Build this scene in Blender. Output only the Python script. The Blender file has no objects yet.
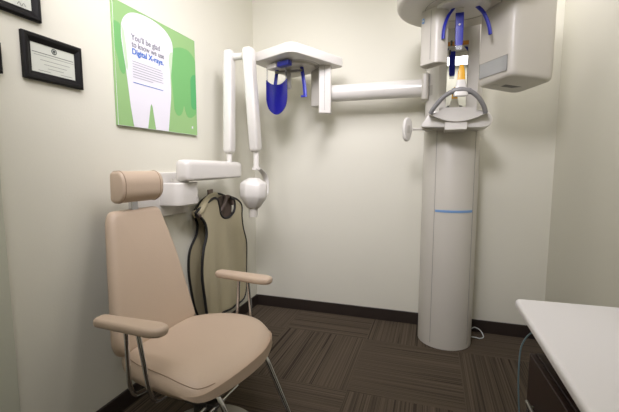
import bpy, bmesh, math, random
from mathutils import Vector as V, Matrix as M, Euler
random.seed(4)
PI = math.pi
C = bpy.context.scene.collection
R = math.radians

# ------------------------------------------------------------------ materials
def lin(c):
    c = c / 255.0
    return c / 12.92 if c <= .04045 else ((c + .055) / 1.055) ** 2.4
def col(r, g, b): return (lin(r), lin(g), lin(b), 1)

def mat(name, rgb, rough=.5, metal=0, bump=0, scale=60, var=0, spec=.5, alpha=1, trans=0, coat=0):
    m = bpy.data.materials.new(name); m.use_nodes = True
    nt = m.node_tree; b = nt.nodes['Principled BSDF']
    b.inputs['Base Color'].default_value = col(*rgb)
    b.inputs['Roughness'].default_value = rough
    b.inputs['Metallic'].default_value = metal
    b.inputs['Specular IOR Level'].default_value = spec
    b.inputs['Alpha'].default_value = alpha
    b.inputs['Transmission Weight'].default_value = trans
    b.inputs['Coat Weight'].default_value = coat
    tc = nt.nodes.new('ShaderNodeTexCoord')
    n = nt.nodes.new('ShaderNodeTexNoise'); n.inputs['Scale'].default_value = scale
    n.inputs['Detail'].default_value = 4
    nt.links.new(tc.outputs['Object'], n.inputs['Vector'])
    mr = nt.nodes.new('ShaderNodeMapRange')
    mr.inputs['To Min'].default_value = 1 - var; mr.inputs['To Max'].default_value = 1 + var
    nt.links.new(n.outputs['Fac'], mr.inputs['Value'])
    mx = nt.nodes.new('ShaderNodeVectorMath'); mx.operation = 'SCALE'
    mx.inputs[0].default_value = col(*rgb)[:3]
    nt.links.new(mr.outputs['Result'], mx.inputs['Scale'])
    nt.links.new(mx.outputs['Vector'], b.inputs['Base Color'])
    if bump:
        bp = nt.nodes.new('ShaderNodeBump'); bp.inputs['Strength'].default_value = bump
        bp.inputs['Distance'].default_value = .002
        nt.links.new(n.outputs['Fac'], bp.inputs['Height'])
        nt.links.new(bp.outputs['Normal'], b.inputs['Normal'])
    return m

WALL = mat('wall_paint', (221, 219, 203), .6, bump=.25, scale=160, var=.01, spec=.3)
TRIMP = mat('trim_paint', (196, 198, 180), .5, bump=.1, scale=90, var=.01)
CEIL = mat('ceiling_paint', (205, 203, 196), .8, bump=.3, scale=90, var=.02)
BASEB = mat('baseboard_vinyl', (46, 38, 33), .45, var=.06, scale=30)
PLAST = mat('white_enamel', (214, 211, 203), .28, var=.01, scale=8, coat=.2)
PLAST2 = mat('warm_white_plastic', (200, 196, 185), .35, var=.01, scale=8)
GREYP = mat('pale_grey_plastic', (190, 187, 178), .4, var=.02, scale=20)
SEAMM = mat('seam_grey', (150, 147, 140), .7)  # mid grey for joint lines, grooves and trim
DGREY = mat('dark_grey_plastic', (74, 72, 70), .45, var=.04)
HGREY = mat('handle_grey_rubber', (132, 131, 130), .42, var=.03, bump=.1, scale=200)
BLACK = mat('black_binding', (20, 19, 19), .55, var=.1, bump=.3, scale=300)
FRAMEB = mat('black_lacquer_frame', (12, 10, 10), .5, var=.1, scale=20, spec=.25)
PAPER = mat('certificate_paper', (206, 209, 196), .6, var=.02, scale=40)
INK = mat('ink', (120, 124, 118), .7)
INKD = mat('seal_ink', (70, 76, 72), .7)
BLUE = mat('cobalt_plastic', (10, 26, 150), .38, var=.04)
BLUET = mat('cobalt_translucent_plastic', (20, 20, 140), .12, trans=.25, alpha=.93)
CLEAR = mat('clear_acrylic', (215, 220, 228), .06, alpha=.3)
BAND = mat('light_blue_band', (118, 158, 205), .3)
YEL = mat('amber_plastic', (226, 168, 20), .3)
ORG = mat('orange_label', (205, 140, 60), .5)
LEATH = mat('beige_vinyl', (194, 174, 151), .42, bump=.28, scale=170, var=.02, spec=.45)
SEAMB = mat('beige_stitching', (158, 136, 114), .6, bump=.5, scale=400)
CHROME = mat('chrome', (205, 205, 208), .13, metal=1, var=.02)
STEEL = mat('brushed_steel', (150, 148, 142), .35, metal=1, var=.04, scale=80)
APRON = mat('khaki_apron_vinyl', (176, 167, 136), .42, bump=.35, scale=60, var=.03)
APIN = mat('apron_lining', (96, 82, 72), .6, bump=.2, var=.08)
HOOKM = mat('bronze_hook', (112, 96, 82), .4, metal=.3)
LAMIN = mat('white_laminate', (236, 234, 232), .38, var=.01, scale=200, spec=.4)
WHPR = mat('poster_white', (226, 224, 230), .5)
GR1 = mat('poster_green', (146, 186, 122), .5)
GR2 = mat('poster_mid_green', (114, 178, 106), .5)
GR3 = mat('poster_deep_green', (82, 168, 100), .5)
GR4 = mat('poster_pale_overlap', (194, 214, 182), .5)
TXG = mat('poster_grey_text', (120, 122, 128), .6)
TXB = mat('poster_blue_text', (50, 108, 190), .6)
TXL = mat('poster_fine_print', (158, 160, 165), .6)
TEAL = mat('teal_cable_jacket', (112, 138, 146), .4)
CABLE = mat('white_cable_jacket', (196, 202, 198), .4)
MIRR = mat('mirror_silver', (235, 236, 232), .02, metal=1)
SLATE = mat('smoked_window', (168, 170, 168), .15, coat=.4)

def wood_mat():
    m = mat('dark_espresso_veneer', (46, 32, 27), .35)
    nt = m.node_tree; b = nt.nodes['Principled BSDF']
    tc = nt.nodes.new('ShaderNodeTexCoord'); mp = nt.nodes.new('ShaderNodeMapping')
    mp.inputs['Scale'].default_value = (30, 3, 60)
    n = nt.nodes.new('ShaderNodeTexNoise'); n.inputs['Scale'].default_value = 2; n.inputs['Detail'].default_value = 8
    cr = nt.nodes.new('ShaderNodeValToRGB')
    cr.color_ramp.elements[0].color = col(34, 23, 20); cr.color_ramp.elements[1].color = col(58, 41, 34)
    nt.links.new(tc.outputs['Object'], mp.inputs['Vector']); nt.links.new(mp.outputs['Vector'], n.inputs['Vector'])
    nt.links.new(n.outputs['Fac'], cr.inputs['Fac']); nt.links.new(cr.outputs['Color'], b.inputs['Base Color'])
    return m
WOOD = wood_mat()

def carpet_mat():
    m = bpy.data.materials.new('striped_carpet_tile'); m.use_nodes = True
    nt = m.node_tree; N = nt.nodes; L = nt.links; b = N['Principled BSDF']
    b.inputs['Roughness'].default_value = .95; b.inputs['Specular IOR Level'].default_value = .15
    def math_(op, a, bb=None, c=None):
        n = N.new('ShaderNodeMath'); n.operation = op
        for i, v in enumerate((a, bb, c)):
            if v is None: continue
            if isinstance(v, (int, float)): n.inputs[i].default_value = v
            else: L.new(v, n.inputs[i])
        return n.outputs[0]
    tc = N.new('ShaderNodeTexCoord'); s = N.new('ShaderNodeSeparateXYZ'); L.new(tc.outputs['Object'], s.inputs[0])
    tx = math_('DIVIDE', math_('ADD', s.outputs[0], 10.145), .648)     # edge at x=.225 -> integer 16
    ty = math_('DIVIDE', math_('ADD', s.outputs[1], 9.03), .69)        # edge at y=2.03 -> integer 16.03
    ix = math_('FLOOR', tx); iy = math_('FLOOR', ty)
    par = math_('MODULO', math_('ADD', ix, iy), 2)
    # across-stripe coordinate: y when par==1, x when par==0
    fx = math_('SUBTRACT', tx, ix); fy = math_('SUBTRACT', ty, iy)
    d = math_('SUBTRACT', fx, fy)
    d2 = math_('SUBTRACT', fy, fx)
    acr = math_('MULTIPLY_ADD', d2, par, fx)
    alo = math_('MULTIPLY_ADD', d, par, fy)
    tid = math_('MULTIPLY_ADD', ix, 7.31, math_('MULTIPLY', iy, 3.77))
    def stripes(freq, det, off):
        cx = N.new('ShaderNodeCombineXYZ')
        L.new(math_('MULTIPLY', acr, freq), cx.inputs[0]); L.new(math_('MULTIPLY', alo, .3), cx.inputs[1])
        L.new(math_('ADD', tid, off), cx.inputs[2])
        n = N.new('ShaderNodeTexNoise'); n.inputs['Scale'].default_value = 1; n.inputs['Detail'].default_value = det
        L.new(cx.outputs[0], n.inputs['Vector']); return n.outputs['Fac']
    fine = stripes(90, 2, 0); broad = stripes(26, 2, 40)
    cr = N.new('ShaderNodeValToRGB'); e = cr.color_ramp.elements
    e[0].position = .30; e[0].color = col(54, 48, 40); e[1].position = .66; e[1].color = col(98, 87, 73)
    x = e.new(.42); x.color = col(75, 66, 55)
    L.new(fine, cr.inputs[0])
    cr2 = N.new('ShaderNodeValToRGB'); e = cr2.color_ramp.elements
    e[0].position = .34; e[0].color = (.45, .44, .43, 1); e[1].position = .38; e[1].color = (1, 1, 1, 1)
    L.new(broad, cr2.inputs[0])
    grain = N.new('ShaderNodeTexNoise'); grain.inputs['Scale'].default_value = 260; grain.inputs['Detail'].default_value = 2
    L.new(tc.outputs['Object'], grain.inputs['Vector'])
    mr = N.new('ShaderNodeMapRange'); mr.inputs['To Min'].default_value = .62; mr.inputs['To Max'].default_value = 1.35
    L.new(grain.outputs['Fac'], mr.inputs['Value'])
    m1 = N.new('ShaderNodeMix'); m1.data_type = 'RGBA'; m1.blend_type = 'MULTIPLY'; m1.inputs[0].default_value = 1
    L.new(cr.outputs[0], m1.inputs[6]); L.new(cr2.outputs[0], m1.inputs[7])
    sc = N.new('ShaderNodeVectorMath'); sc.operation = 'SCALE'
    L.new(m1.outputs[2], sc.inputs[0]); L.new(mr.outputs[0], sc.inputs['Scale'])
    L.new(sc.outputs[0], b.inputs['Base Color'])
    bp = N.new('ShaderNodeBump'); bp.inputs['Strength'].default_value = .6; bp.inputs['Distance'].default_value = .004
    L.new(grain.outputs['Fac'], bp.inputs['Height']); L.new(bp.outputs[0], b.inputs['Normal'])
    return m
CARPET = carpet_mat()

# ------------------------------------------------------------------ mesh tools
def obj(name, bm, m, parent=None, smooth=True, bevel=0, sub=0, loc=None, mx=None, angle=35):
    if mx is not None: bmesh.ops.transform(bm, matrix=mx, verts=bm.verts)
    bmesh.ops.recalc_face_normals(bm, faces=bm.faces)
    me = bpy.data.meshes.new(name); 
    for f in bm.faces: f.smooth = smooth
    if smooth:
        for e in bm.edges:
            if len(e.link_faces) == 2 and e.calc_face_angle(0) > R(angle): e.smooth = False
    bm.to_mesh(me); bm.free()
    me.materials.append(m)
    o = bpy.data.objects.new(name, me); C.objects.link(o)
    if parent: o.parent = parent
    if loc: o.location = loc
    if bevel:
        b = o.modifiers.new('bevel', 'BEVEL'); b.width = bevel; b.segments = 3; b.limit_method = 'ANGLE'; b.angle_limit = R(40)
        b.harden_normals = True
    if sub:
        s = o.modifiers.new('subsurf', 'SUBSURF'); s.levels = s.render_levels = sub
    return o
def tag(o, label, cat, group=None):
    o['label'] = label; o['category'] = cat
    if group: o['group'] = group
    return o
def thing(name, label, cat, loc=(0, 0, 0), rz=0, group=None):
    o = bpy.data.objects.new(name, None); C.objects.link(o); o.empty_display_size = .1
    o.location = loc; o.rotation_euler = (0, 0, rz)
    return tag(o, label, cat, group)
def structure(o): o['kind'] = 'structure'; return o

def box(a, b, bm=None):
    bm = bm or bmesh.new()
    r = bmesh.ops.create_cube(bm, size=1)
    bmesh.ops.transform(bm, verts=r['verts'], matrix=M.Translation([(a[i] + b[i]) / 2 for i in range(3)]) @ M.Diagonal([abs(b[i] - a[i]) for i in range(3)] + [1]))
    return bm
def rounded(pts, r, n=5):
    """round the corners of a closed 2D polygon; r a number or one per corner"""
    out = []; k = len(pts)
    for i in range(k):
        p = V(pts[i]); a = V(pts[i - 1]); c = V(pts[(i + 1) % k]); rr = r[i] if isinstance(r, (list, tuple)) else r
        u = (a - p); w = (c - p); lu, lw = u.length, w.length; u /= lu; w /= lw
        t = min(rr, lu * .49, lw * .49)
        if t < 1e-5: out.append(tuple(p)); continue
        for j in range(n + 1):
            s = j / n; q = (p + u * t) * (1 - s) ** 2 + p * 2 * s * (1 - s) + (p + w * t) * s * s
            out.append(tuple(q))
    return out
def rrect(w, h, r, n=5): return rounded([(-w/2, -h/2), (w/2, -h/2), (w/2, h/2), (-w/2, h/2)], r, n)
def inset(pts, d):
    k = len(pts); out = []
    area = sum(pts[i][0] * pts[(i+1) % k][1] - pts[(i+1) % k][0] * pts[i][1] for i in range(k))
    sg = 1 if area > 0 else -1
    for i in range(k):
        a, p, c = V(pts[i-1]), V(pts[i]), V(pts[(i+1) % k])
        t1 = (p - a); t2 = (c - p)
        if t1.length < 1e-7 or t2.length < 1e-7: t = (c - a).normalized(); out.append((p.x - t.y*sg*d, p.y + t.x*sg*d)); continue
        t1.normalize(); t2.normalize()
        n1 = V((-t1.y, t1.x)) * sg; n2 = V((-t2.y, t2.x)) * sg; b = n1 + n2
        if b.length < 1e-6: b = n1
        b.normalize(); s = d / max(.4, b.dot(n1)); out.append((p.x + b.x * s, p.y + b.y * s))
    return out
def loft(rings, cap=True, bm=None, closed=True):
    bm = bm or bmesh.new(); vs = [[bm.verts.new(p) for p in r] for r in rings]
    k = len(rings[0])
    for a, b in zip(vs[:-1], vs[1:]):
        for i in range(k if closed else k - 1):
            j = (i + 1) % k; bm.faces.new((a[i], a[j], b[j], b[i]))
    if cap: bm.faces.new(vs[0][::-1]); bm.faces.new(vs[-1])
    return bm
def slab(pts, z0, z1, r0=.0, r1=.0, n=5, dome=0, bm=None):
    """prism over a 2D outline with rounded bottom (r0) and top (r1) edges"""
    rings = []
    if r0:
        for j in range(n): a = PI/2 * j / n; rings.append([(x, y, z0 + r0 * (1 - math.sin(a))) for x, y in inset(pts, r0 * (1 - math.cos(a)))][:])
        rings = [[(x, y, z0 + r0 * (1 - math.cos(PI/2*j/n))) for x, y in inset(pts, r0 * (1 - math.sin(PI/2*j/n)))] for j in range(n + 1)]
    else: rings.append([(x, y, z0) for x, y in pts])
    if r1:
        rings += [[(x, y, z1 - r1 * (1 - math.sin(PI/2*j/n))) for x, y in inset(pts, r1 * (1 - math.cos(PI/2*j/n)))] for j in range(n + 1)]
        if dome:
            base = rings[-1]; cx = sum(p[0] for p in base)/len(base); cy = sum(p[1] for p in base)/len(base)
            for s in (.9, .75, .5, .25, .06):
                rings.append([(cx + (x-cx)*s, cy + (y-cy)*s, z + dome * (1 - s*s)) for x, y, z in base])
    else: rings.append([(x, y, z1) for x, y in pts])
    return loft(rings, bm=bm)
def fillet(path, r, n=6):
    out = [V(path[0])]
    for i in range(1, len(path) - 1):
        a, p, c = V(path[i-1]), V(path[i]), V(path[i+1]); u = a - p; w = c - p
        t = min(r, u.length * .48, w.length * .48); u.normalize(); w.normalize()
        for j in range(n + 1):
            s = j / n; out.append((p + u*t) * (1-s)**2 + p * 2*s*(1-s) + (p + w*t) * s*s)
    out.append(V(path[-1])); return out
def smooth_path(pts, n=8, closed=False):
    P = [V(p) for p in pts]; k = len(P); out = []
    g = (lambda i: P[i % k]) if closed else (lambda i: P[max(0, min(k-1, i))])
    for i in range(k if closed else k - 1):
        a, b, c, d = g(i-1), g(i), g(i+1), g(i+2)
        for j in range(n):
            t = j / n
            out.append(.5 * ((2*b) + (c-a)*t + (2*a-5*b+4*c-d)*t*t + (3*b-a-3*c+d)*t**3))
    if not closed: out.append(P[-1])
    return out
def tube(path, r, seg=12, bm=None, closed=False, flat=1, up=None):
    """sweep a circle (or ellipse, flat<1 squashes along the frame normal) along a path; r number or list"""
    P = [V(p) for p in path]; k = len(P); rings = []; nrm = None
    for i in range(k):
        t = ((P[(i+1) % k] - P[i-1]) if closed else (P[min(k-1, i+1)] - P[max(0, i-1)])).normalized()
        if nrm is None: nrm = V(up) if up else (V((0,0,1)) if abs(t.z) < .9 else V((1,0,0)))
        if up: nrm = V(up)
        nrm = (nrm - t * nrm.dot(t)).normalized(); bi = t.cross(nrm)
        rr = r[i] if isinstance(r, (list, tuple)) else r
        rings.append([P[i] + nrm * math.cos(2*PI*j/seg) * rr * flat + bi * math.sin(2*PI*j/seg) * rr for j in range(seg)])
    if closed: rings.append(rings[0]); return loft(rings, cap=False, bm=bm)
    return loft(rings, bm=bm)
def lathe(prof, seg=32, bm=None, mx=None):
    """prof: list of (radius, z)"""
    rings = [[V((r*math.cos(2*PI*j/seg), r*math.sin(2*PI*j/seg), z)) for j in range(seg)] for r, z in prof]
    if mx is not None: rings = [[mx @ p for p in r] for r in rings]
    return loft(rings, bm=bm)
def frame(origin, xaxis, yaxis):
    x = V(xaxis).normalized(); y = V(yaxis); y = (y - x*y.dot(x)).normalized(); z = x.cross(y)
    m = M((x, y, z)).transposed().to_4x4(); m.translation = V(origin); return m
def plate2d(pts, d0, d1, mx):
    """thin flat shape: 2D outline in the (x,y) of mx, between depths d0..d1"""
    bm = loft([[(x, y, d0) for x, y in pts], [(x, y, d1) for x, y in pts]])
    bmesh.ops.transform(bm, verts=bm.verts, matrix=mx)
    return bm
def text(name, s, size, m, parent, mx, extrude=.0004, bold=0, width=None):
    cu = bpy.data.curves.new(name, 'FONT'); cu.body = s; cu.size = size; cu.extrude = extrude; cu.offset = bold
    t = bpy.data.objects.new('tmp', cu); C.objects.link(t)
    dg = bpy.context.evaluated_depsgraph_get(); dg.update()
    me = bpy.data.meshes.new_from_object(t.evaluated_get(dg)); bpy.data.objects.remove(t)
    if width:
        w = max(v.co.x for v in me.vertices) - min(v.co.x for v in me.vertices); me.transform(M.Diagonal((width/w, 1, 1, 1)))
    me.transform(mx); me.name = name; me.materials.clear(); me.materials.append(m)
    o = bpy.data.objects.new(name, me); C.objects.link(o); o.parent = parent
    return o

# ------------------------------------------------------------------ the room
XL, XR, YB, YF, ZC = -1.535, .845, 3.10, -1.5, 3.0
structure(obj('floor', box((XL-.3, YF-.1, -.1), (XR+.1, YB+.1, 0)), CARPET, smooth=False))
structure(obj('ceiling', box((XL-.3, YF-.1, ZC), (XR+.1, YB+.1, ZC+.1)), CEIL, smooth=False))
structure(obj('wall_left', box((XL-.1, YF, 0), (XL, YB, ZC)), WALL, smooth=False))
structure(obj('wall_back', box((XL-.1, YB, 0), (XR+.1, YB+.1, ZC)), WALL, smooth=False))
structure(obj('wall_right', box((XR, YF, 0), (XR+.1, YB, ZC)), WALL, smooth=False))
structure(obj('wall_front', box((XL-.1, YF-.1, 0), (XR+.1, YF, ZC)), WALL, smooth=False))
structure(obj('trim_1', box((XL, .80, 0), (XL+.022, .957, 2.12)), TRIMP, smooth=False, bevel=.004))
def baseboard(name, a, b):
    return structure(obj(name, box(a, b), BASEB, bevel=.004))
baseboard('baseboard_left', (XL, .958, 0), (XL+.012, YB, .1))
baseboard('baseboard_back', (XL+.012, YB-.012, 0), (XR, YB, .1))
baseboard('baseboard_right', (XR-.012, YF, 0), (XR, YB-.012, .1))

LIT = bpy.data.materials.new('added_light_diffuser'); LIT.use_nodes = True
b_ = LIT.node_tree.nodes['Principled BSDF']; b_.inputs['Emission Color'].default_value = (1, .965, .97, 1); b_.inputs['Emission Strength'].default_value = 3  # glow for the added ceiling fixtures out of view
def added_panel_light(x, y, power, sx=.6, sy=1.2, label='added unseen ceiling light with flat white diffuser'):  # added panel light, unseen, placed to reproduce the room's brightness
    t = thing('added_ceiling_light', label, 'light', (x, y, ZC))
    fr = bmesh.new()
    for a, b in (((-sx/2-.02, -sy/2-.02, -.02), (-sx/2, sy/2+.02, 0)), ((sx/2, -sy/2-.02, -.02), (sx/2+.02, sy/2+.02, 0)),
                 ((-sx/2, -sy/2-.02, -.02), (sx/2, -sy/2, 0)), ((-sx/2, sy/2, -.02), (sx/2, sy/2+.02, 0))): box(a, b, fr)
    obj('frame', fr, PLAST, t, smooth=False)
    obj('diffuser', box((-sx/2, -sy/2, -.012), (sx/2, sy/2, -.002)), LIT, t, smooth=False)
    l = bpy.data.lights.new('added_area_lamp', 'AREA'); l.shape = 'RECTANGLE'; l.size = sx*.94; l.size_y = sy*.94
    l.energy = power; l.color = (.945, .905, 1)
    o = bpy.data.objects.new('added_area_lamp', l); C.objects.link(o); o.location = (x, y, ZC-.025)
def added_wall_light(x, y, rot, power, label):  # added fill light, unseen, aimed to brighten the walls
    t = thing('added_fill_light', label, 'light', (x, y, ZC), 0, 'added tilted fill lights out of frame')
    obj('stem', tube([(0, 0, 0), (0, 0, -.23)], .012, 12), PLAST, t)
    rm = M.Translation((0, 0, -.25)) @ Euler(rot).to_matrix().to_4x4()
    obj('housing', slab(rrect(.54, .54, .03), .004, .045, 0, .01), PLAST, t, mx=rm)
    obj('lens', slab(rrect(.52, .52, .02), -.002, .003), LIT, t, mx=rm)
    l = bpy.data.lights.new('added_area_lamp', 'AREA'); l.shape = 'RECTANGLE'; l.size = .5; l.size_y = .5
    l.energy = power; l.spread = R(110); l.color = (.945, .905, 1)
    o = bpy.data.objects.new('added_area_lamp', l); C.objects.link(o)
    o.matrix_world = M.Translation((x, y, ZC)) @ rm @ M.Translation((0, 0, -.008))

added_panel_light(.40, 2.50, 10, .5, .5, 'added unseen small square ceiling light above the x-ray machine')
added_panel_light(.35, -1.05, 6, .6, .6, 'added unseen square ceiling light behind the camera')  # added to brighten the front wall that the mirror reflects
added_wall_light(-1.05, .2, (R(58), 0, R(16)), 3.2, 'added tilted fill light beside the left wall')
added_wall_light(-.95, 1.0, (R(50), 0, R(40)), 3.4, 'added tilted fill light over the chair')
added_wall_light(-.35, 1.5, (R(50), 0, R(40)), 9.6, 'added tilted fill light in the middle of the ceiling')
added_wall_light(-.35, .2, (R(70), 0, 0), 17, 'added tilted fill light aimed straight at the back wall')

# ------------------------------------------------------------------ wall pictures (faces look along +x)
WM = lambda d, y, z: frame((XL + d, y, z), (0, 1, 0), (0, 0, 1))       # 2D x -> room y, 2D y -> room z, depth -> +x
def picture(y0, y1, z0, z1, label, name='framed_certificate', bw=.034):
    t = thing(name, label, 'frame', (XL, (y0+y1)/2, z0))
    off = M.Translation((-XL, -(y0+y1)/2, -z0))
    prof = [(0, .0), (0, .014), (.006, .020), (.016, .019), (.026, .012), (bw, .009), (bw, .0)]   # (inset, depth)
    rings = [[(XL + .001 + d, y0+i, z0+i) for i, d in prof], [(XL+.001+d, y1-i, z0+i) for i, d in prof],
             [(XL+.001+d, y1-i, z1-i) for i, d in prof], [(XL+.001+d, y0+i, z1-i) for i, d in prof]]
    rings.append(rings[0])
    obj('frame', loft(rings, cap=False), FRAMEB, t, mx=off, angle=20)
    obj('certificate', box((XL+.002, y0+bw-.002, z0+bw-.002), (XL+.008, y1-bw+.002, z1-bw+.002)), PAPER, t, smooth=False, mx=off)
    return t, off
def lines(parent, off, rows, m, name='print_line', d=.0082, h=.0016):
    bm = bmesh.new()
    for (a, b, z) in rows: box((XL+d, a, z-h/2), (XL+d+.0004, b, z+h/2), bm)
    return obj(name, bm, m, parent, smooth=False, mx=off)
t, off = picture(1.078, 1.338, 1.650, 1.832, 'black framed certificate with round dark seal hanging below and right of the larger frame')
lines(t, off, [(1.125, 1.30, 1.753), (1.15, 1.28, 1.736), (1.165, 1.265, 1.720), (1.18, 1.25, 1.706), (1.14, 1.19, 1.693), (1.235, 1.29, 1.693)], INK)
lines(t, off, [(1.118, 1.298, 1.7625)], INK, h=.003, name='title_line')
obj('seal', lathe([(.0005, .0004), (.0115, .0004), (.0125, 0)][::-1], 20, mx=WM(.0082, 1.212, 1.782)), INKD, t, mx=off)
obj('seal_ring', tube([(XL+.009, 1.212+.0075*math.cos(a*PI/10), 1.782+.0075*math.sin(a*PI/10)) for a in range(20)], .0009, 6, closed=True), PAPER, t, mx=off)
t, off = picture(.83, 1.163, 1.880, 2.12, 'large black frame cut off by the upper left corner, signed pale sheet inside')
lines(t, off, [(.90, 1.06, 1.955), (.92, 1.10, 1.975), (.90, 1.02, 1.94)], INK)
obj('signature', tube(smooth_path([(XL+.009, 1.075+.008*i, 1.923+(.008 if i % 2 else -.001)+.002*math.sin(i*2.3)) for i in range(5)]), .0007, 5), INKD, t, mx=off)
t, off = picture(.82, 1.000, 1.645, 1.755, 'small dark frame whose right edge just shows at the left border of the photo', bw=.03)

# poster
t = thing('wall_poster', 'green and white dental poster with tooth shape and blue Digital X-rays wording', 'poster', (XL, 1.865, 1.514))
off = M.Translation((-XL, -1.865, -1.514))
y0, y1, z0, z1 = 1.528, 2.203, 1.514, 2.132
obj('board', box((XL+.002, y0, z0), (XL+.016, y1, z1)), GR1, t, smooth=False, mx=off)
obj('board_edge', tube([(XL+.0155, y0, z0), (XL+.0155, y1, z0), (XL+.0155, y1, z1), (XL+.0155, y0, z1)], .0013, 4, closed=True), WHPR, t, mx=off, smooth=False)
W0 = WM(0, 0, 0)
def sm2(pts, n=5): return [(p.x, p.y) for p in smooth_path([(a, b, 0) for a, b in pts], n, closed=True)]
leftpts = [(y0+.002, 2.028), (1.570, 2.024), (1.584, 1.96), (1.590, 1.85), (1.594, 1.80), (1.583, 1.776), (1.568, 1.778), (1.553, 1.80), (1.545, 1.85), (y0+.002, 1.90)]  # poster outlines are image pixels projected onto the wall, worked out beforehand
obj('left_green_shape', plate2d(rounded(leftpts, .012), .0160, .0166, W0), GR2, t, smooth=False, mx=off)  # darker green shape printed on the poster
rpts = [(1.94, 1.99), (1.982, 2.022), (2.048, 2.047), (2.12, 2.052), (2.165, 2.035), (y1-.002, 2.01), (y1-.002, 1.66), (2.165, 1.635), (2.14, 1.622), (2.10, 1.622), (2.08, 1.66), (2.069, 1.70), (2.055, 1.655), (2.035, 1.626), (2.0, 1.618), (1.972, 1.65), (1.962, 1.78), (1.945, 1.9)]
obj('right_green_shape', plate2d(rounded(rpts, .03), .0160, .0166, W0), GR2, t, smooth=False, mx=off)  # second printed green shape, right of the tooth
obj('deep_green_overlap', plate2d(rounded([(2.142, 1.87), (2.16, 1.90), (y1-.002, 1.915), (y1-.002, 1.685), (2.16, 1.68), (2.142, 1.70)], .02), .0167, .0171, W0), GR3, t, smooth=False, mx=off)
crown = [(1.594, 1.81), (1.579, 1.907), (1.573, 1.972), (1.581, 2.035), (1.612, 2.080), (1.66, 2.108), (1.73, 2.121), (1.80, 2.122), (1.868, 2.113), (1.925, 2.092), (1.965, 2.055), (1.974, 2.003), (1.962, 1.93), (1.947, 1.856), (1.942, 1.715)]
cr = [(p.x, p.y) for p in smooth_path([(a, b, 0) for a, b in crown], 5)]
tooth = [(1.632, z0+.001)] + cr + [(1.912, z0+.001), (1.802, z0+.001), (1.776, 1.645), (1.769, 1.656), (1.761, 1.645), (1.736, z0+.001)]
tooth = [(1.632, z0+.001), (1.615, 1.62)] + cr + [(1.905+.004, z0+.001), (1.800, z0+.001), (1.779, 1.640), (1.770, 1.656), (1.762, 1.640), (1.736, z0+.001)]
obj('tooth_shape', plate2d(tooth, .0172, .0178, W0), WHPR, t, smooth=False, mx=off)
obj('left_pale_overlap', plate2d(rounded([(1.5765, 2.022), (1.592, 2.0), (1.602, 1.93), (1.609, 1.83), (1.605, 1.80), (1.5965, 1.81), (1.5825, 1.905), (1.576, 1.972)], .006), .0179, .0182, W0), GR4, t, smooth=False, mx=off)
obj('right_pale_overlap', plate2d(rounded([(1.945, 1.72), (1.950, 1.856), (1.964, 1.93), (1.972, 1.995), (1.945, 1.985), (1.932, 1.94), (1.938, 1.88)], .008), .0179, .0182, W0), GR4, t, smooth=False, mx=off)
for s, y, z, wd, m, bo in (("You'll be glad", 1.640, 1.968, .219, TXG, .0005), ('to know we use', 1.640, 1.932, .252, TXG, .0005), ('Digital X-rays.', 1.640, 1.895, .243, TXB, .0010)):
    text('headline', s, .042, m, t, off @ WM(.0188, y, z), .0004, bo, wd)
lines(t, off, [(1.640, 1.640 + w, 1.858 - .0135*i) for i, w in enumerate((.225, .235, .232, .238, .228, .236, .150))], TXL, 'fine_print', .0186, .0028)
lines(t, off, [(1.640, 1.872, 1.748)], TXB, 'blue_print_line', .0186, .0034)
obj('corner_logo', plate2d(rrect(.014, .016, .004), .0162, .0166, WM(0, 2.150, 1.562)), WHPR, t, smooth=False, mx=off)

# ------------------------------------------------------------------ dental chair (faces +x)
ch = thing('xray_chair', 'beige padded dental chair with headrest, armrests and chrome tubes against the left wall', 'chair', (-.98, 1.42, 0), R(-4))
# seat cushion
so = sm2([(-.37, .0), (-.33, -.16), (-.20, -.255), (.0, -.29), (.13, -.30), (.205, -.265), (.243, -.12), (.258, .05), (.248, .17), (.20, .30), (.10, .375), (-.03, .395), (-.16, .36), (-.28, .27), (-.35, .14)], 4)
def seat_rings():
    rings = []
    for ins, z in ((.075, .385), (.035, .388), (.012, .400), (.002, .420), (0, .436), (.006, .456), (.022, .475), (.046, .488), (.075, .495), (.11, .498), (.17, .494), (.22, .491)):
        pts = inset(so, ins) if ins < .06 else None
        if pts is None:
            b = inset(so, .05); s = 1 - (ins - .05) / .30
            cx, cy = -.05, .04; pts = [(cx + (x-cx)*s, cy + (y-cy)*s) for x, y in b]
        rr = []
        for x, y in pts:
            drop = .035 * max(0, (x - .02) / .2) ** 1.8 if z > .43 else 0           # waterfall front
            if z < .43: drop = -.022 * max(0, (x - .02) / .24)
            rise = -.010 * (1 - min(1, abs(y) / .3)) ** 1.0 if z > .48 else 0     # dished middle
            rr.append((x, y, z - drop + rise))
        rings.append(rr)
    return rings
sr = seat_rings()
seat = obj('seat', loft(sr), LEATH, ch, angle=75)
# seam cord follows the ring just below the top edge
near = [V(q) + V((0, 0, .001)) for q in sr[6] if q[1] < -.17 and q[0] < .235]
near.sort(key=lambda v: v.x)
obj('seam', tube(near, .0019, 6), SEAMB, seat)
def slanted(p0, p1, wdir):  # frame: x across, y up the back, z = forward normal
    return frame(p0, wdir, V(p1) - V(p0))
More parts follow.
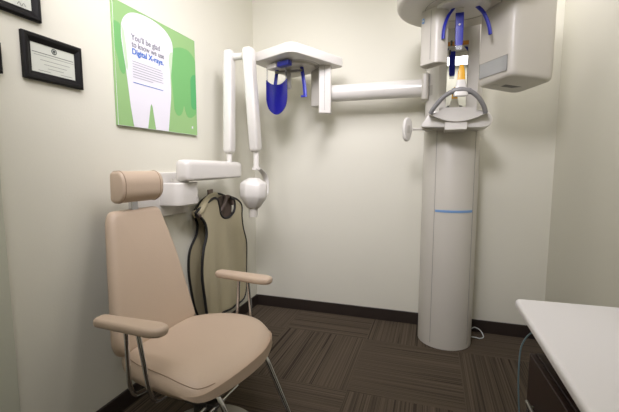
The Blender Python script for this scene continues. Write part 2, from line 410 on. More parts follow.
# backrest: 2D outline, x across (towards the near side = -y room), y up
B0, B1 = V((-.235, .0, .42)), V((-.395, .035, 1.10))
FB = frame(B0, (0, 1, 0), B1 - B0)        # x = +y, y = up; z = x cross y -> +x (forward)
L_ = (B1 - B0).length
bo = rounded([(-.222, .050), (.275, .050), (.262, .20), (.236, .447), (.209, .572), (.180, L_), (-.112, L_), (-.136, .655), (-.200, .33), (-.242, .10)], [.04, .04, .1, .1, .1, .035, .035, .05, .2, .04], 6)
bk = obj('backrest', slab(bo, -.066, 0, .032, .032, 7, dome=.006), LEATH, ch, mx=FB, angle=75)
obj('back_panel', slab(inset(bo, .05), -.074, -.064, .004, 0, 3), DGREY, bk, mx=FB)
# headrest on a post
hc = V((-.398, .026, 1.208)); 
sec = rounded([(-.055, -.078), (.018, -.082), (.058, -.045), (.062, .035), (.03, .078), (-.05, .072)], [.02, .05, .05, .05, .05, .02], 5)  # (x forward, z up)
sec = [(x*.80, z*.96) for x, z in sec]
rings = []
for s, yy in ((.80, -.118), (.93, -.115), (.985, -.108), (1, -.098), (1, -.05), (1, .05), (1, .108), (.97, .124), (.90, .134), (.75, .140)):
    rings.append([(hc.x + x*s, hc.y + yy, hc.z + z*s) for x, z in sec])
hr = obj('headrest', loft(rings), LEATH, ch, angle=60)
for yy in (-.103, .110):
    obj('seam', tube([(hc.x + x*1.005, hc.y+yy, hc.z + z*1.005) for x, z in sec], .0022, 6, closed=True), SEAMB, hr)
hp = bmesh.new(); box((-.43, .0, 1.02), (-.405, .040, 1.14), hp)
obj('headrest_post', hp, CHROME, ch, bevel=.004)
# armrests + tubes
for side in (-1, 1):
    yc = -.318 if side < 0 else .405
    ao = rounded([(-.180, -.034), (.11, -.045), (.155, -.024), (.155, .028), (.11, .044), (-.180, .032)], [.026, .04, .03, .03, .04, .026], 5)
    ao = ao if side < 0 else [(x*1.09, y) for x, y in ao]
    arm = obj('armrest', slab(ao, .664, .703, .015, .016, 5, dome=.004), LEATH, ch, mx=M.Translation((-.082 if side < 0 else -.022, yc, 0)) @ M.Rotation(R(-3*side), 4, 'Z'), angle=75)
    for x0, x1 in (((-.120, -.110), (-.060, -.005)) if side < 0 else ((-.065, -.070), (-.005, .025))):
        p = [(x0, yc, .672), (x1 - .01, yc - side*.002, .43), (x1, yc - side*.015, .378), (x1 + .01, yc - side*.14, .368)]
        obj('arm_tube', tube(fillet(p, .05), .0095, 12), CHROME, arm)
# under-seat carriage, column, base and footrest
bm = box((-.20, -.16, .345), (.08, .16, .386))
obj('seat_plate', bm, DGREY, ch, bevel=.006)
for x in (.165, .198):
    obj('seat_rail', tube([(x, -.27, .338), (x, -.03, .338)], .009, 10), CHROME, ch)
obj('rail_bracket', box((.05, -.20, .325), (.205, -.16, .35)), DGREY, ch, bevel=.003)
obj('pedestal_column', lathe([(.075, .03), (.062, .055), (.055, .07), (.055, .20), (.045, .205), (.045, .345)], 28), DGREY, ch)
obj('base_disc', lathe([(.25, .0), (.255, .006), (.25, .014), (.23, .02), (.10, .034), (.075, .036)], 48), STEEL, ch)
for y in (-.175, .205):
    p = [(-.02, y, .375), (.180, y, .392), (.222, y, .345), (.36, y - .01, .07), (.40, y - .01, .05)]
    obj('footrest_tube', tube(fillet(p, .05), .0115, 12), CHROME, ch)
fp = obj('footrest', slab(rrect(.12, .42, .03), .035, .058, .004, .004), DGREY, ch, mx=M.Translation((.42, .005, 0)))

# ------------------------------------------------------------------ wall x-ray arm
w = thing('wall_xray_unit', 'white wall mounted dental x-ray head on a folding scissor arm', 'medical equipment', (XL, 1.85, 1.0))
off = M.Translation((-XL, -1.85, -1.0))
obj('wall_plate', slab(rrect(.45, .265, .012), 0, .022, 0, .006), PLAST, w, mx=off @ WM(0, 1.845, 1.135))
bo2 = rounded([(XL+.02, 1.800), (XL+.12, 1.805), (XL+.155, 1.835), (XL+.155, 1.995), (XL+.12, 2.03), (XL+.02, 2.04)], [.004, .03, .04, .04, .03, .004], 5)
pb = obj('power_box', slab(bo2, 1.070, 1.207, .008, .008), PLAST, w, mx=off)
obj('rating_label', box((XL+.1535, 1.975, 1.085), (XL+.1558, 1.992, 1.115)), GREYP, pb, smooth=False, mx=off)
obj('pivot', lathe([(.05, 1.205), (.05, 1.232)], 28), GREYP, w, mx=off @ M.Translation((XL+.095, 1.90, 0)))
# horizontal arm: rounded section, from pivot to elbow
hs = rounded([(-.046, -.052), (.046, -.052), (.046, .045), (.0, .056), (-.046, .045)], [.018, .018, .03, .05, .03], 5)   # (x, z)
rings = []
for s, yy in ((.55, 1.840), (.82, 1.845), (.96, 1.856), (1, 1.876), (1, 2.2), (.97, 2.44), (.92, 2.463), (.75, 2.476), (.5, 2.481)):
    k = (yy - 1.79)/.73; rings.append([(XL + .145 + .02*k + x*s, yy, 1.280 + z*1.25*s*(1-.10*k)) for x, z in hs])
ha = obj('extension_arm', loft(rings), PLAST, w, mx=off, angle=50)
obj('lower_seam', tube([(XL+.145+.0465, 1.90, 1.228), (XL+.165+.043, 2.44, 1.232)], .0018, 6), SEAMM, ha, mx=off)
obj('arm_mark', tube([(XL+.195, 1.985, 1.298), (XL+.195, 1.995, 1.288), (XL+.195, 2.008, 1.300)], .0018, 5), GREYP, ha, mx=off)
def strut(p0, p1, w0, w1, d, name, parent, m=PLAST):
    """tapered rounded bar from p0 to p1"""
    p0, p1 = V(p0), V(p1); ax = (p1-p0); L = ax.length; ax.normalize()
    F = frame(p0, V((1, 0, 0)), V((0, 1, 0)) - ax*0); z = ax; y = z.cross(V((1,0,0))).normalized(); x = y.cross(z)
    F = M((x, y, z)).transposed().to_4x4(); F.translation = p0
    rings = []
    for k, s in ((0, .62), (.012, .86), (.035, 1), (.5, 1), (.965, 1), (.988, .86), (1, .62)):
        ww = w0 + (w1-w0)*k; rings.append([(a, b, L*k) for a, b in rrect(d*s, ww*s, min(d, ww)*.28*s)])
    return obj(name, loft(rings), m, parent, mx=off @ F, angle=50)
xa, xb = -1.36, -1.21
obj('elbow_post', lathe([(.019, 1.33), (.019, 1.42)], 20), PLAST, w, mx=off @ M.Translation((xa, 2.345, 0)))
strut((xa, 2.348, 1.395), (xa, 2.378, 2.108), .082, .076, .064, 'lower_scissor_arm', w)
strut((xb, 2.372, 2.112), (xb, 2.466, 1.412), .088, .092, .070, 'upper_scissor_arm', w)
obj('top_link', tube([(xa, 2.385, 2.062), (xb, 2.385, 2.062)], .024, 16), PLAST, w, mx=off)
obj('wrist_post', lathe([(.0205, 1.285), (.0205, 1.43)], 20), PLAST, w, mx=off @ M.Translation((xb, 2.466, 0)))
obj('wrist_collar', lathe([(.028, 1.278), (.028, 1.300)], 24), PLAST, w, mx=off @ M.Translation((xb, 2.466, 0)))
# yoke: flat curved strap from the post over to the far side of the head
yk = [(xb, 2.44, 1.288), (xb+.005, 2.50, 1.285), (xb+.012, 2.565, 1.250), (xb+.016, 2.598, 1.195), (xb+.016, 2.585, 1.10), (xb+.014, 2.53, 1.085)]
obj('yoke', tube(smooth_path(yk, 6), .024, 14, flat=.35), PLAST, w, mx=off)
# tube head: faceted barrel, wide shoulders, narrowing down to the cone
F = M.Translation((-1.185, 2.360, 1.008)) @ M.Rotation(R(-5), 4, 'X') @ M.Rotation(R(20), 4, 'Z')
prof = [(.030, .216), (.040, .214), (.086, .184), (.094, .175), (.098, .165), (.097, .090), (.090, .070), (.050, .010), (.040, .002)]
rings = []
for r, z in prof:
    rings.append([F @ V((x, y, z)) for x, y in rounded([(-r*.95, -r*.5), (-r*.5, -r*.98), (r*.5, -r*.98), (r*.95, -r*.5), (r*.95, r*.5), (r*.5, r*.98), (-r*.5, r*.98), (-r*.95, r*.5)], r*.10, 2)])
hd = obj('tube_head', loft(rings), PLAST, w, mx=off, angle=28)
obj('cone', lathe([(.029, -.062), (.030, -.056), (.033, .0), (.036, .02)], 28), PLAST2, hd, mx=off @ F)
obj('yoke_pivot', lathe([(.026, -.02), (.026, .022)], 20), PLAST, hd, mx=off @ frame((xb+.012, 2.50, 1.13), (1, 0, 0), (0, 0, 1)))

# ------------------------------------------------------------------ lead aprons on wall hook
def inside(p, poly):
    x, y = p; c = False; k = len(poly)
    for i in range(k):
        x1, y1 = poly[i]; x2, y2 = poly[i-1]
        if (y1 > y) != (y2 > y) and x < (x2-x1)*(y-y1)/(y2-y1) + x1: c = not c
    return c
def nearest(p, poly):
    best = None
    for i in range(len(poly)):
        a = V(poly[i-1]); b = V(poly[i]); ab = b-a; L2 = ab.length_squared
        t = 0 if L2 == 0 else max(0, min(1, (V(p)-a).dot(ab)/L2)); q = a+ab*t; d = (V(p)-q).length
        if best is None or d < best[0]: best = (d, q)
    return best[1]
def cloth(outline, wave, h=.014):
    ys = [p[0] for p in outline]; zs = [p[1] for p in outline]; bm = bmesh.new(); g = {}
    ny = int((max(ys)-min(ys))/h)+2; nz = int((max(zs)-min(zs))/h)+2
    P = lambda i, j: (min(ys)-h/2+i*h, min(zs)-h/2+j*h)
    used = set()
    cells = [(i, j) for i in range(ny) for j in range(nz) if inside((P(i, j)[0]+h/2, P(i, j)[1]+h/2), outline)]
    cs = set(cells)
    for i, j in cells:
        for a, b in ((0,0),(1,0),(1,1),(0,1)): used.add((i+a, j+b))
    for (i, j) in used:
        full = all((i-a, j-b) in cs for a, b in ((0,0),(1,0),(1,1),(0,1)))
        p = P(i, j)
        if not full: q = nearest(p, outline); p = (q.x, q.y)
        g[(i, j)] = bm.verts.new((wave(*p), p[0], p[1]))
    for i, j in cells:
        try: bm.faces.new([g[(i+a, j+b)] for a, b in ((0,0),(1,0),(1,1),(0,1))])
        except ValueError: pass
    return bm
t = thing('lead_apron', 'khaki lead apron with black binding hanging from wall hook behind the chair', 'apron', (XL, 2.38, .2))
off = M.Translation((-XL, -2.38, -.2))
fo = [(2.045, 1.000), (2.16, 1.045), (2.275, 1.080), (2.322, 1.062), (2.345, 1.010), (2.362, .955), (2.41, .923), (2.485, .922), (2.548, .955), (2.567, 1.0), (2.555, 1.045), (2.500, 1.072), (2.60, 1.045), (2.675, .99), (2.668, .90), (2.690, .80), (2.745, .70), (2.755, .60), (2.728, .44), (2.680, .27), (2.60, .20), (2.42, .20), (2.22, .215), (2.11, .27), (2.070, .44), (2.055, .60), (2.078, .74), (2.150, .83), (2.150, .91), (2.10, .965)]  # apron outlines start from image pixels projected near the wall, then adjusted
fo_s = sm2(fo, 4)
def wf(y, z):
    f = max(0, 1.06 - z)
    return XL + .085 + .012*math.sin((y-2.1)*13 + z*1.5)*min(1, f*2) + .010*math.sin(y*31+z*2)*min(1, f*1.2) - .03*max(0, (z-.98)/.1)*0 + .03*math.exp(-((y-2.08)/.09)**2)*min(1, f*3)
ap = obj('front_panel', cloth(fo_s, wf), APRON, t, mx=off, angle=80)
sd = ap.modifiers.new('solidify', 'SOLIDIFY'); sd.thickness = .007; sd.offset = 0
obj('binding', tube([V((wf(y, z), y, z)) for y, z in fo_s], .0095, 8, closed=True), BLACK, ap, mx=off)
bo3 = [(2.10, 1.00), (2.20, 1.05), (2.30, 1.085), (2.38, 1.10), (2.47, 1.095), (2.56, 1.06), (2.62, .98), (2.63, .8), (2.66, .6), (2.62, .25), (2.38, .215), (2.15, .24), (2.09, .31), (2.055, .44), (2.03, .60), (2.045, .74), (2.115, .84), (2.13, .91), (2.10, .96)]
bo3 = sm2([(y+.035 if y < 2.2 else y, z) for y, z in bo3], 4)
def wb(y, z): return XL + .0148 + .006*math.sin(y*17+z*3)
bp_ = obj('rear_panel', cloth(bo3, wb), APRON, t, mx=off, angle=80)
sd = bp_.modifiers.new('solidify', 'SOLIDIFY'); sd.thickness = .007; sd.offset = 0
obj('binding', tube([V((wb(y, z), y, z)) for y, z in bo3], .0085, 8, closed=True), BLACK, bp_, mx=off)
# shoulder roll and collar lining seen inside the neck
obj('collar_lining', cloth(sm2([(2.33, 1.045), (2.37, 1.075), (2.44, 1.088), (2.52, 1.080), (2.56, 1.03), (2.555, .95), (2.49, .905), (2.40, .905), (2.35, .95)], 4), lambda y, z: XL + .052 + .008*math.sin(y*40)), APIN, t, mx=off, angle=80)
obj('shoulder_roll', tube(smooth_path([(XL+.05, 2.075, .985), (XL+.085, 2.10, 1.005), (XL+.07, 2.19, 1.055), (XL+.055, 2.29, 1.088), (XL+.05, 2.36, 1.095)], 6), [.012]+[.024]*23+[.014], 14), APRON, t, mx=off)
obj('shoulder_opening', lathe([(.001, .012), (.016, .010), (.021, .0)], 16), APIN, t, mx=off @ frame((XL+.092, 2.075, .982), (0, .5, -.8), (1, .35, 0)))
obj('collar_fold', tube(smooth_path([(XL+.06, 2.40, .975), (XL+.075, 2.44, 1.03), (XL+.07, 2.475, 1.075), (XL+.075, 2.53, 1.06), (XL+.075, 2.55, 1.01)], 6), .014, 12), APIN, t, mx=off)
obj('added_loop', tube([(XL+.030, 2.355 + .028*math.sin(i*PI/8), 1.078 + .028*math.cos(i*PI/8)) for i in range(16)], .004, 8, closed=True), BLACK, t, mx=off)  # loop added as a support, joining the apron to the hook
hk = thing('wall_hook', 'brown metal wall hook carrying the khaki apron', 'hook', (XL, 2.355, 1.095))
obj('hook_plate', box((0, -.030, -.03), (.008, .034, .042)), HOOKM, hk, bevel=.003)
obj('hook_arm', tube(fillet([(.004, 0, .0), (.036, 0, -.005), (.046, 0, .014)], .02), .006, 10), STEEL, hk)

# ------------------------------------------------------------------ panoramic / ceph x-ray machine
p = thing('panoramic_xray_machine', 'tall white panoramic dental x-ray machine with round column and side arm', 'medical equipment', (.135, 2.89, 0))
off = M.Translation((-.135, -2.89, 0))
cx, cy = .135, 2.895
def dshape(rx, ry, yb, n=28):       # rounded front, flat back
    pts = [(cx + rx*math.cos(a), cy - ry*math.sin(a)) for a in [PI - PI*i/n for i in range(n+1)]]
    return [(cx - rx, yb)] + pts + [(cx + rx, yb)]
co = obj('column', slab(dshape(.19, .195, 3.085), 0, 1.60, 0, .004, 3), PLAST2, p, mx=off, angle=50)
def on_col(a, r=.001): return (cx + (.19+r)*math.cos(a), cy - (.195+r)*math.sin(a))
for a in (R(122), R(38)):
    obj('panel_seam', tube([(*on_col(a), .03), (*on_col(a), 1.59)], .0016, 6), SEAMM, co, mx=off)
bl = [R(a) for a in range(40, 121, 4)]
rings = []
for z in (.990, 1.006): rings.append([(*on_col(a, .0022), z) for a in bl])
bm = bmesh.new()
r0 = [(*on_col(a, .0025), .988 - .0*a) for a in bl]; r1 = [(*on_col(a, .0025), 1.004) for a in bl]
rin = [(*on_col(a, -.003), .988) for a in bl]; rin2 = [(*on_col(a, -.003), 1.004) for a in bl]
loft([rin, r0, r1, rin2], cap=False, bm=bm, closed=False)
obj('blue_band', bm, BAND, co, mx=off)
obj('rating_label', loft([[(*on_col(R(a), .0012), z) for a in (4, 9, 14, 19)] for z in (.035, .135)], cap=False, closed=False), GREYP, co, smooth=False, mx=off)
bm = bmesh.new()
for i in range(7): 
    z = .045 + .012*i; loft([[(*on_col(R(a), .002), zz) for a in (6, 10, 14, 17)] for zz in (z, z+.004)], cap=False, closed=False, bm=bm)
obj('label_print', bm, DGREY, co, smooth=False, mx=off)
# carriage above the column
ca = obj('carriage', slab(dshape(.188, .15, 3.07), 1.60, 2.34, 0, .01, 3), PLAST, p, mx=off, angle=50)
fy = 2.735
obj('front_panel', slab(rrect(.25, .60, .015), 0, .014, 0, .004), PLAST, ca, mx=off @ frame((cx+.02, fy+.016, 1.93), (1, 0, 0), (0, 0, 1)) )
mi = obj('mirror_frame', box((.077, fy-.012, 1.690), (.214, fy+.004, 2.128)), GREYP, ca, bevel=.004, mx=off)
obj('mirror', box((.083, fy-.014, 1.70), (.208, fy-.0118, 2.095)), MIRR, mi, smooth=False, mx=off)
obj('orange_label', box((.080, fy-.014, 2.098), (.211, fy-.0118, 2.124)), ORG, mi, smooth=False, mx=off)
obj('label_patch', box((.120, fy-.0146, 2.102), (.160, fy-.0138, 2.120)), GREYP, mi, smooth=False, mx=off)
def col_patch(a0, a1, z0, z1, m, name, parent, r=.0012):
    f = lambda a: (cx + (.188+r)*math.cos(R(a)), cy - (.15+r)*math.sin(R(a)))
    n = 5; return obj(name, loft([[(*f(a0 + (a1-a0)*i/n), z) for i in range(n+1)] for z in (z0, z1)], cap=False, closed=False), m, parent, smooth=False, mx=off)
col_patch(150, 138, 1.80, 1.87, GREYP, 'switch_pad', ca)
col_patch(118, 114, 1.90, 1.922, BAND, 'blue_symbol', ca)
for i in range(3): col_patch(118, 115, 1.76 + i*.04, 1.772 + i*.04, GREYP, 'button', ca)
# patient shelf with swept underside
def xz(pts, y0_, y1_, r0=.006, r1=.006):      # outline in room x,z extruded from y0_ back to y1_
    return slab([(x, z) for x, z in pts], -y1_, -y0_, r0, r1, 4), frame((0, 0, 0), (1, 0, 0), (0, 0, 1))
wing = rounded([(-.055, 1.552), (-.070, 1.562), (-.020, 1.640), (.02, 1.652), (.29, 1.648), (.330, 1.632), (.352, 1.585), (.335, 1.548), (.30, 1.540)], [.01, .012, .03, .02, .02, .03, .03, .02, .02], 5)
bm, fm = xz(wing, 2.52, 2.80, .004, .008)
sh = obj('patient_shelf', bm, PLAST, p, mx=off @ fm, angle=50)
def bowl(y, dip, pad=0):
    out = [(-.020 - pad, 1.630), (.036, 1.634), (.040, 1.664), (.248, 1.658), (.252, 1.630), (.312 + pad, 1.626)]
    return out + [(.312 + pad - (.332 + 2*pad)*t, 1.626 + .004*t - dip*math.sin(PI*t)**.8) for t in [i/16 for i in range(1, 16)]]
rings = []
for y_, dip, pad in ((2.60, .050, .0), (2.50, .052, .002), (2.462, .053, .002), (2.452, .049, -.003)):
    rings.append([(x, y_ + .035*math.sin(PI*max(0, min(1, (x+.02)/.332))), z) for x, z in bowl(y_, dip, pad)])
obj('front_bowl', loft(rings), PLAST, sh, mx=off, angle=30)
for x in (.040, .248): obj('bowl_seam', tube([(x, 2.475, 1.592), (x, 2.475, 1.660)], .0014, 5), SEAMM, sh, mx=off)
obj('mount_block', box((cx-.060, 2.50, 1.530), (cx+.070, 2.72, 1.580)), PLAST, sh, bevel=.004, mx=off)
# curved grey hand bar
hb = [(-.012, 2.45, 1.628), (.012, 2.43, 1.665), (.055, 2.41, 1.712), (.105, 2.395, 1.742), (.155, 2.39, 1.750), (.205, 2.395, 1.738), (.252, 2.41, 1.702), (.284, 2.43, 1.655), (.298, 2.45, 1.620)]
obj('hand_bar', tube(smooth_path(hb, 6), .0135, 16), HGREY, p, mx=off)
obj('bar_clamp', tube(smooth_path(hb[3:6], 6), .0175, 16), HGREY, p.children[-1], mx=off)
# chin support
cs_ = obj('chin_rest', loft([[(.153 + x, 2.40 + y, z) for x, y in rrect(a, b, min(a, b)*.3)] for z, a, b in ((1.715, .082, .05), (1.74, .076, .046), (1.785, .054, .036), (1.806, .048, .030))]), PLAST, p, mx=off, angle=45)
obj('bite_tip', loft([[(.153 + x, 2.40 + y, z) for x, y in rrect(a, b, min(a, b)*.35)] for z, a, b in ((1.805, .045, .028), (1.85, .038, .020), (1.88, .026, .014), (1.893, .014, .008))]), YEL, cs_, mx=off, angle=45)
# control pod on side rod
pr_ = obj('pod_arm', tube([(-.12, 2.55, 1.545), (.14, 2.60, 1.548)], .0085, 12), PLAST2, p, mx=off)
FP = frame((-.155, 2.545, 1.545), (.55, .84, 0), (0.04, 0, 1))
pod = obj('control_pod', slab([(x, y) for x, y in sm2([(0, -.078), (.026, -.062), (.040, -.02), (.041, .02), (.028, .060), (0, .076), (-.028, .060), (-.041, .02), (-.040, -.02), (-.026, -.062)], 4)], -.012, .012, .008, .008), PLAST, p, mx=off @ FP)
obj('keypad', slab(rrect(.026, .05, .006), .012, .0128), GREYP, pod, mx=off @ FP)
# rotating unit: ring, tube housing, sensor housing
rcx, rcy = .14, 2.38
circ = lambda r, n=48: [(rcx + r*math.cos(2*PI*i/n), rcy + r*math.sin(2*PI*i/n)) for i in range(n)]
rg = obj('rotating_ring', slab(circ(.362, 64), 2.205, 2.33, .03, .05, 6), PLAST2, p, mx=off, angle=50)
obj('ring_groove', tube([(x, y, 2.2045) for x, y in circ(.20)], .002, 6, closed=True), SEAMM, rg, mx=off)
obj('inner_disc', slab(circ(.15, 40), 2.190, 2.21, .008, 0), PLAST, rg, mx=off)
Nn, Ll, Rr = V((.392, 2.280)), V((.252, 2.508)), V((.640, 2.430))
Ff = Ll + Rr - Nn + V((.0, .03))
ho = rounded([tuple(Nn), tuple(Rr), tuple(Ff), tuple(Ll)], [.05, .045, .06, .02], 6)
def hring(z, s, k=0):
    c = V((.43, 2.46)); return [(c.x + (x-c.x)*s, c.y + (y-c.y)*s, z - (.035*((V((x, y))-Nn).dot(Ff-Nn)/(Ff-Nn).length_squared - .25) if z < 2 else 0)) for x, y in ho]
th = obj('tube_housing', loft([hring(1.782, .86), hring(1.786, .93), hring(1.796, .98), hring(1.815, 1), hring(2.30, 1), hring(2.33, .96)]), PLAST2, p, mx=off, angle=45)
FN = frame((Nn.x, Nn.y, 0), (Ll - Nn).to_3d(), (0, 0, 1))       # face Nn->Ll, y up
# normal of that face should point outwards (-x,-y)
zdir = V((FN[0][2], FN[1][2], FN[2][2])); sgn = 1 if zdir.x < 0 else -1
obj('beam_window', plate2d([(.030, 1.822), (.250, 1.822), (.250, 1.905), (.030, 1.905)], .0008*sgn, .003*sgn, FN), SLATE, th, smooth=False, mx=off)
obj('window_trim', tube([FN @ V((x, y, .003*sgn)) for x, y in ((.030, 1.822), (.250, 1.822), (.250, 1.905), (.030, 1.905))], .0018, 5, closed=True), SEAMM, th, mx=off)
vb = bmesh.new()
ux = (Rr-Nn).normalized(); uy = (Ll-Nn).normalized()
def vent(a0, a1, b0, b1, name, m):
    q = [Nn + ux*a + uy*b for a, b in ((a0, b0), (a1, b0), (a1, b1), (a0, b1))]
    zb = lambda v: 1.782 - .035*((v-Nn).dot(Ff-Nn)/(Ff-Nn).length_squared - .25)
    obj(name, loft([[(*v, zb(v) - .001) for v in q], [(*v, zb(v) + .004) for v in q]]), m, th, smooth=False, mx=off)
vent(.100, .215, .150, .190, 'vent_slot', DGREY)
vent(.035, .075, .17, .20, 'round_cap', GREYP)
# sensor housing opposite: D shaped, mid-left
FS = frame((-.016, 2.375, 0), V((.110, -.103, 0)), (0, 0, 1))   # x across the face, y up
sx = V((.110, -.103)).normalized(); sn = V((-sx.y, sx.x))      # depth pointing back/right
def sp(a, b): q = V((-.016, 2.375)) + sx*a + sn*b; return (q.x, q.y)
so2 = rounded([sp(-.078, .0), sp(-.06, -.035), sp(.055, -.035), sp(.078, -.0), sp(.078, .05), sp(-.078, .05)], [.02, .03, .03, .02, .01, .01], 5)
sns = obj('sensor_housing', loft([[(*q, 1.905 + .018*0) for q in inset(so2, .02)], [(*q, 1.895) for q in inset(so2, .008)], [(*q, 1.90) for q in so2], [(*q, 2.21) for q in so2]]), PLAST2, p, mx=off, angle=45)
obj('side_panel', loft([[(*sp(a, b), z) for a, b in ((.020, -.0365), (.0235, -.0365))] for z in (1.92, 2.19)], cap=False, closed=False), SEAMM, sns, smooth=False, mx=off)
c_ = V((*sp(-.038, -.037), 2.150)); FL = frame(c_, (sx.x, sx.y, 0), (0, 0, 1))
obj('badge', slab(rrect(.016, .030, .006), -.001, .001), BAND, sns, mx=off @ FL)
obj('badge_dot', lathe([(.005, -.0016), (.005, .0016)], 12), PLAST, sns, mx=off @ FL)
# forehead and temple supports
fs = obj('forehead_support', loft([[(x + dx, 2.35 + y, z) for x, y in rrect(a, .012, .004)] for z, a, dx in ((1.985, .034, .131), (2.00, .042, .130), (2.16, .045, .128), (2.165, .045, .128))]), BLUE, p, mx=off)
obj('upper_slide', box((.107, 2.344, 2.165), (.150, 2.358, 2.21)), GREYP, fs, bevel=.002, mx=off)
obj('screw', lathe([(.0055, -.002), (.0055, .002)], 12), PLAST, fs, mx=off @ frame((.129, 2.3435, 2.10), (1, 0, 0), (0, 0, 1)))
obj('lower_tip', box((.112, 2.344, 1.965), (.148, 2.356, 1.99)), CLEAR, fs, bevel=.002, mx=off)
for pts in ([(.098, 2.35, 2.200), (.090, 2.345, 2.185), (.068, 2.33, 2.150), (.050, 2.32, 2.10), (.044, 2.315, 2.055), (.043, 2.312, 2.02)],
            [(.212, 2.36, 2.200), (.224, 2.355, 2.185), (.250, 2.345, 2.150), (.272, 2.34, 2.10), (.284, 2.335, 2.055), (.288, 2.33, 2.025)]):
    obj('temple_support', tube(smooth_path(pts, 6), .0100, 12, flat=.6, up=(.55, .84, 0)), BLUE, p, mx=off)
obj('indicator_stub', tube([(.100, 2.62, 2.07), (.100, 2.62, 2.10)], .007, 10), DGREY, p, mx=off)
# side arm to ceph unit
obj('side_arm', tube([(-.045, 2.86, 1.865), (-.83, 2.86, 1.865)], .062, 32), PLAST, p, mx=off)
obj('arm_socket', slab([(x, y) for x, y in rrect(.05, .16, .02)], 1.775, 1.955, .008, .008), PLAST2, p, mx=off @ M.Translation((-.055, 2.87, 0)))
cpo = rounded([(-.880, 2.322), (-.640, 2.815), (-1.150, 3.03), (-1.250, 2.50)], [.07, .04, .05, .03], 6)  # ceph unit scaled outward about the camera position, result baked into these numbers
cp = obj('ceph_platform', slab(cpo, 2.045, 2.112, .006, .012), PLAST, p, mx=off, angle=45)
ccx, ccy = -.985, 2.68
ring = lambda r, z: [(ccx+r*math.cos(2*PI*i/40), ccy+r*math.sin(2*PI*i/40), z) for i in range(40)]
obj('platform_disc', slab([q[:2] for q in ring(.155, 0)], 2.028, 2.047, .004, 0), PLAST2, cp, mx=off)
obj('disc_groove', tube(ring(.18, 2.045), .002, 6, closed=True), SEAMM, cp, mx=off)
obj('ceph_bracket', slab(rounded([(-.915, 2.84), (-.80, 2.80), (-.775, 2.92), (-.90, 2.95)], .02), 1.770, 2.046, .01, 0), PLAST2, cp, mx=off)
ce = obj('ceph_sensor', slab(rounded([(-.806, 2.70), (-.722, 2.735), (-.735, 2.800), (-.822, 2.765)], [.01]*4), 1.700, 2.046, .006, 0), PLAST, cp, mx=off)
obj('sensor_seam', tube([(-.766, 2.7165, 1.72), (-.766, 2.7165, 2.04)], .0012, 5), SEAMM, ce, mx=off)
obj('slide_block', slab(rounded([(-1.150, 2.535), (-1.060, 2.500), (-1.045, 2.560), (-1.135, 2.595)], .014), 2.000, 2.030, .004, 0), PLAST, cp, mx=off)
obj('blue_slider', slab(rounded([(-1.050, 2.490), (-.950, 2.450), (-.940, 2.500), (-1.040, 2.545)], .006), 2.000, 2.032, .004, 0), BLUE, cp, mx=off)
er = obj('ear_rod', tube([(-.925, 2.66, 2.035), (-.902, 2.655, 1.90), (-.893, 2.65, 1.812)], .014, 10, flat=.5, up=(0, 1, 0)), BLUE, cp, mx=off)
obj('ear_plug', tube([(-.894, 2.65, 1.818), (-.925, 2.645, 1.818)], .008, 10), BLUE, er, mx=off)
er = obj('ear_rod', tube([(-1.120, 2.66, 2.025), (-1.138, 2.66, 1.90), (-1.146, 2.66, 1.790)], .014, 10, flat=.5, up=(0, 1, 0)), BLUE, cp, mx=off)
obj('ear_plug', tube([(-1.143, 2.66, 1.805), (-1.115, 2.66, 1.805)], .008, 10), BLUE, er, mx=off)
obj('ear_rod_bracket', box((-1.13, 2.64, 1.995), (-.915, 2.67, 2.012)), STEEL, cp, bevel=.002, mx=off)
obj('film_marker', box((-1.060, 2.68, 1.885), (-1.020, 2.70, 2.03)), GREYP, cp, bevel=.003, mx=off)
us = rounded([(-.088, .0), (-.088, -.16), (-.066, -.225), (0, -.272), (.066, -.225), (.088, -.16), (.088, -.005), (.04, -.045), (-.04, -.04)], [.003, .06, .08, .07, .08, .06, .003, .06, .06], 6)
FU = frame((-1.108, 2.62, 1.950), (1, -.1, 0), (0, 0, 1))
shd = obj('nasion_shield', plate2d(us, -.004, .004, FU), BLUET, cp, mx=off)
for x in (-.079, .079):
    obj('clear_rod', tube([FU @ V((x, -.01, 0)), FU @ V((x, .095, 0))], .006, 10), CLEAR, shd, mx=off)

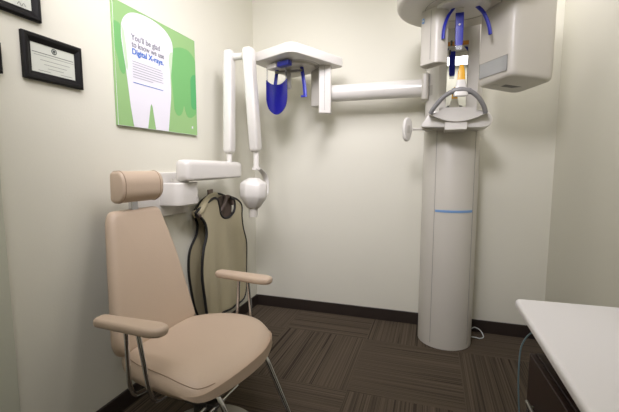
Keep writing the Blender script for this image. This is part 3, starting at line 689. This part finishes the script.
# ------------------------------------------------------------------ cables
tag(obj('power_cable', tube(smooth_path([(.334, 3.00, .055), (.365, 3.02, .065), (.405, 3.02, .045), (.425, 2.99, .012), (.40, 2.965, .006), (.37, 2.965, .008), (.334, 2.96, .012)], 8), .0035, 8), CABLE),
    'short white cable loop on the carpet beside the machine column', 'cable')
tag(obj('hanging_cable', tube(smooth_path([(.50, 1.66, .66), (.46, 1.69, .628), (.426, 1.72, .600), (.402, 1.72, .563), (.390, 1.72, .510), (.390, 1.72, .385), (.400, 1.72, .24), (.41, 1.72, .10), (.43, 1.73, .012), (.50, 1.78, .006), (.60, 1.80, .006)], 8), .0032, 8), TEAL),
    'teal grey cable hanging down behind the white worktop', 'cable')

# ------------------------------------------------------------------ worktop and pedestal
tag(obj('worktop', slab(rounded([(.340, .35), (.838, .35), (.838, 1.645), (.336, 1.625)], [.02, .01, .01, .028], 6), .744, .778, .012, .012, 5), LAMIN),
    'white laminate worktop with rounded edge at the right of the photo', 'countertop')
pd = thing('drawer_pedestal', 'dark brown drawer cabinet with steel bar handle beneath the white worktop', 'cabinet', (.598, 1.08, 0), R(3))
obj('body', box((-.215, -.32, .04), (.20, .33, .665)), WOOD, pd, bevel=.002)
obj('plinth', box((-.19, -.30, 0), (.19, .31, .04)), BLACK, pd, smooth=False)
obj('gap_shade_block', box((-.13, -.34, .665), (.20, .38, .744)), BLACK, pd, smooth=False)  # black block standing in for the shade in the gap under the worktop
for z0_, z1_ in ((.055, .26), (.265, .46), (.465, .662)):
    dr = obj('drawer', box((-.236, -.318, z0_), (-.2155, .328, z1_)), WOOD, pd, bevel=.002)
    zc = z0_ + .045 if z0_ > .4 else (z0_+z1_)/2
    hd_ = obj('handle', tube([(-.248, -.11, zc), (-.248, .285, zc)], .006, 12), STEEL, dr)
    for yy in (-.07, .255): obj('handle_post', tube([(-.236, yy, zc), (-.248, yy, zc)], .0045, 10), STEEL, hd_)

# ------------------------------------------------------------------ light, camera, view
wd = bpy.data.worlds.new('world'); bpy.context.scene.world = wd; wd.use_nodes = True
wd.node_tree.nodes['Background'].inputs['Color'].default_value = (.8, .85, .9, 1)
wd.node_tree.nodes['Background'].inputs['Strength'].default_value = .0
cam = bpy.data.cameras.new('camera'); co_ = bpy.data.objects.new('camera', cam); C.objects.link(co_)
co_.location = (0, 0, 1.30); co_.rotation_euler = (R(90-6), 0, R(18))
cam.sensor_width = 36; cam.lens = 371/619*36; cam.clip_start = .02
sc = bpy.context.scene; sc.camera = co_
sc.view_settings.view_transform = 'Standard'; sc.view_settings.look = 'None'
sc.view_settings.gamma = 1; sc.view_settings.use_curve_mapping = False
sc.view_settings.exposure = -.19
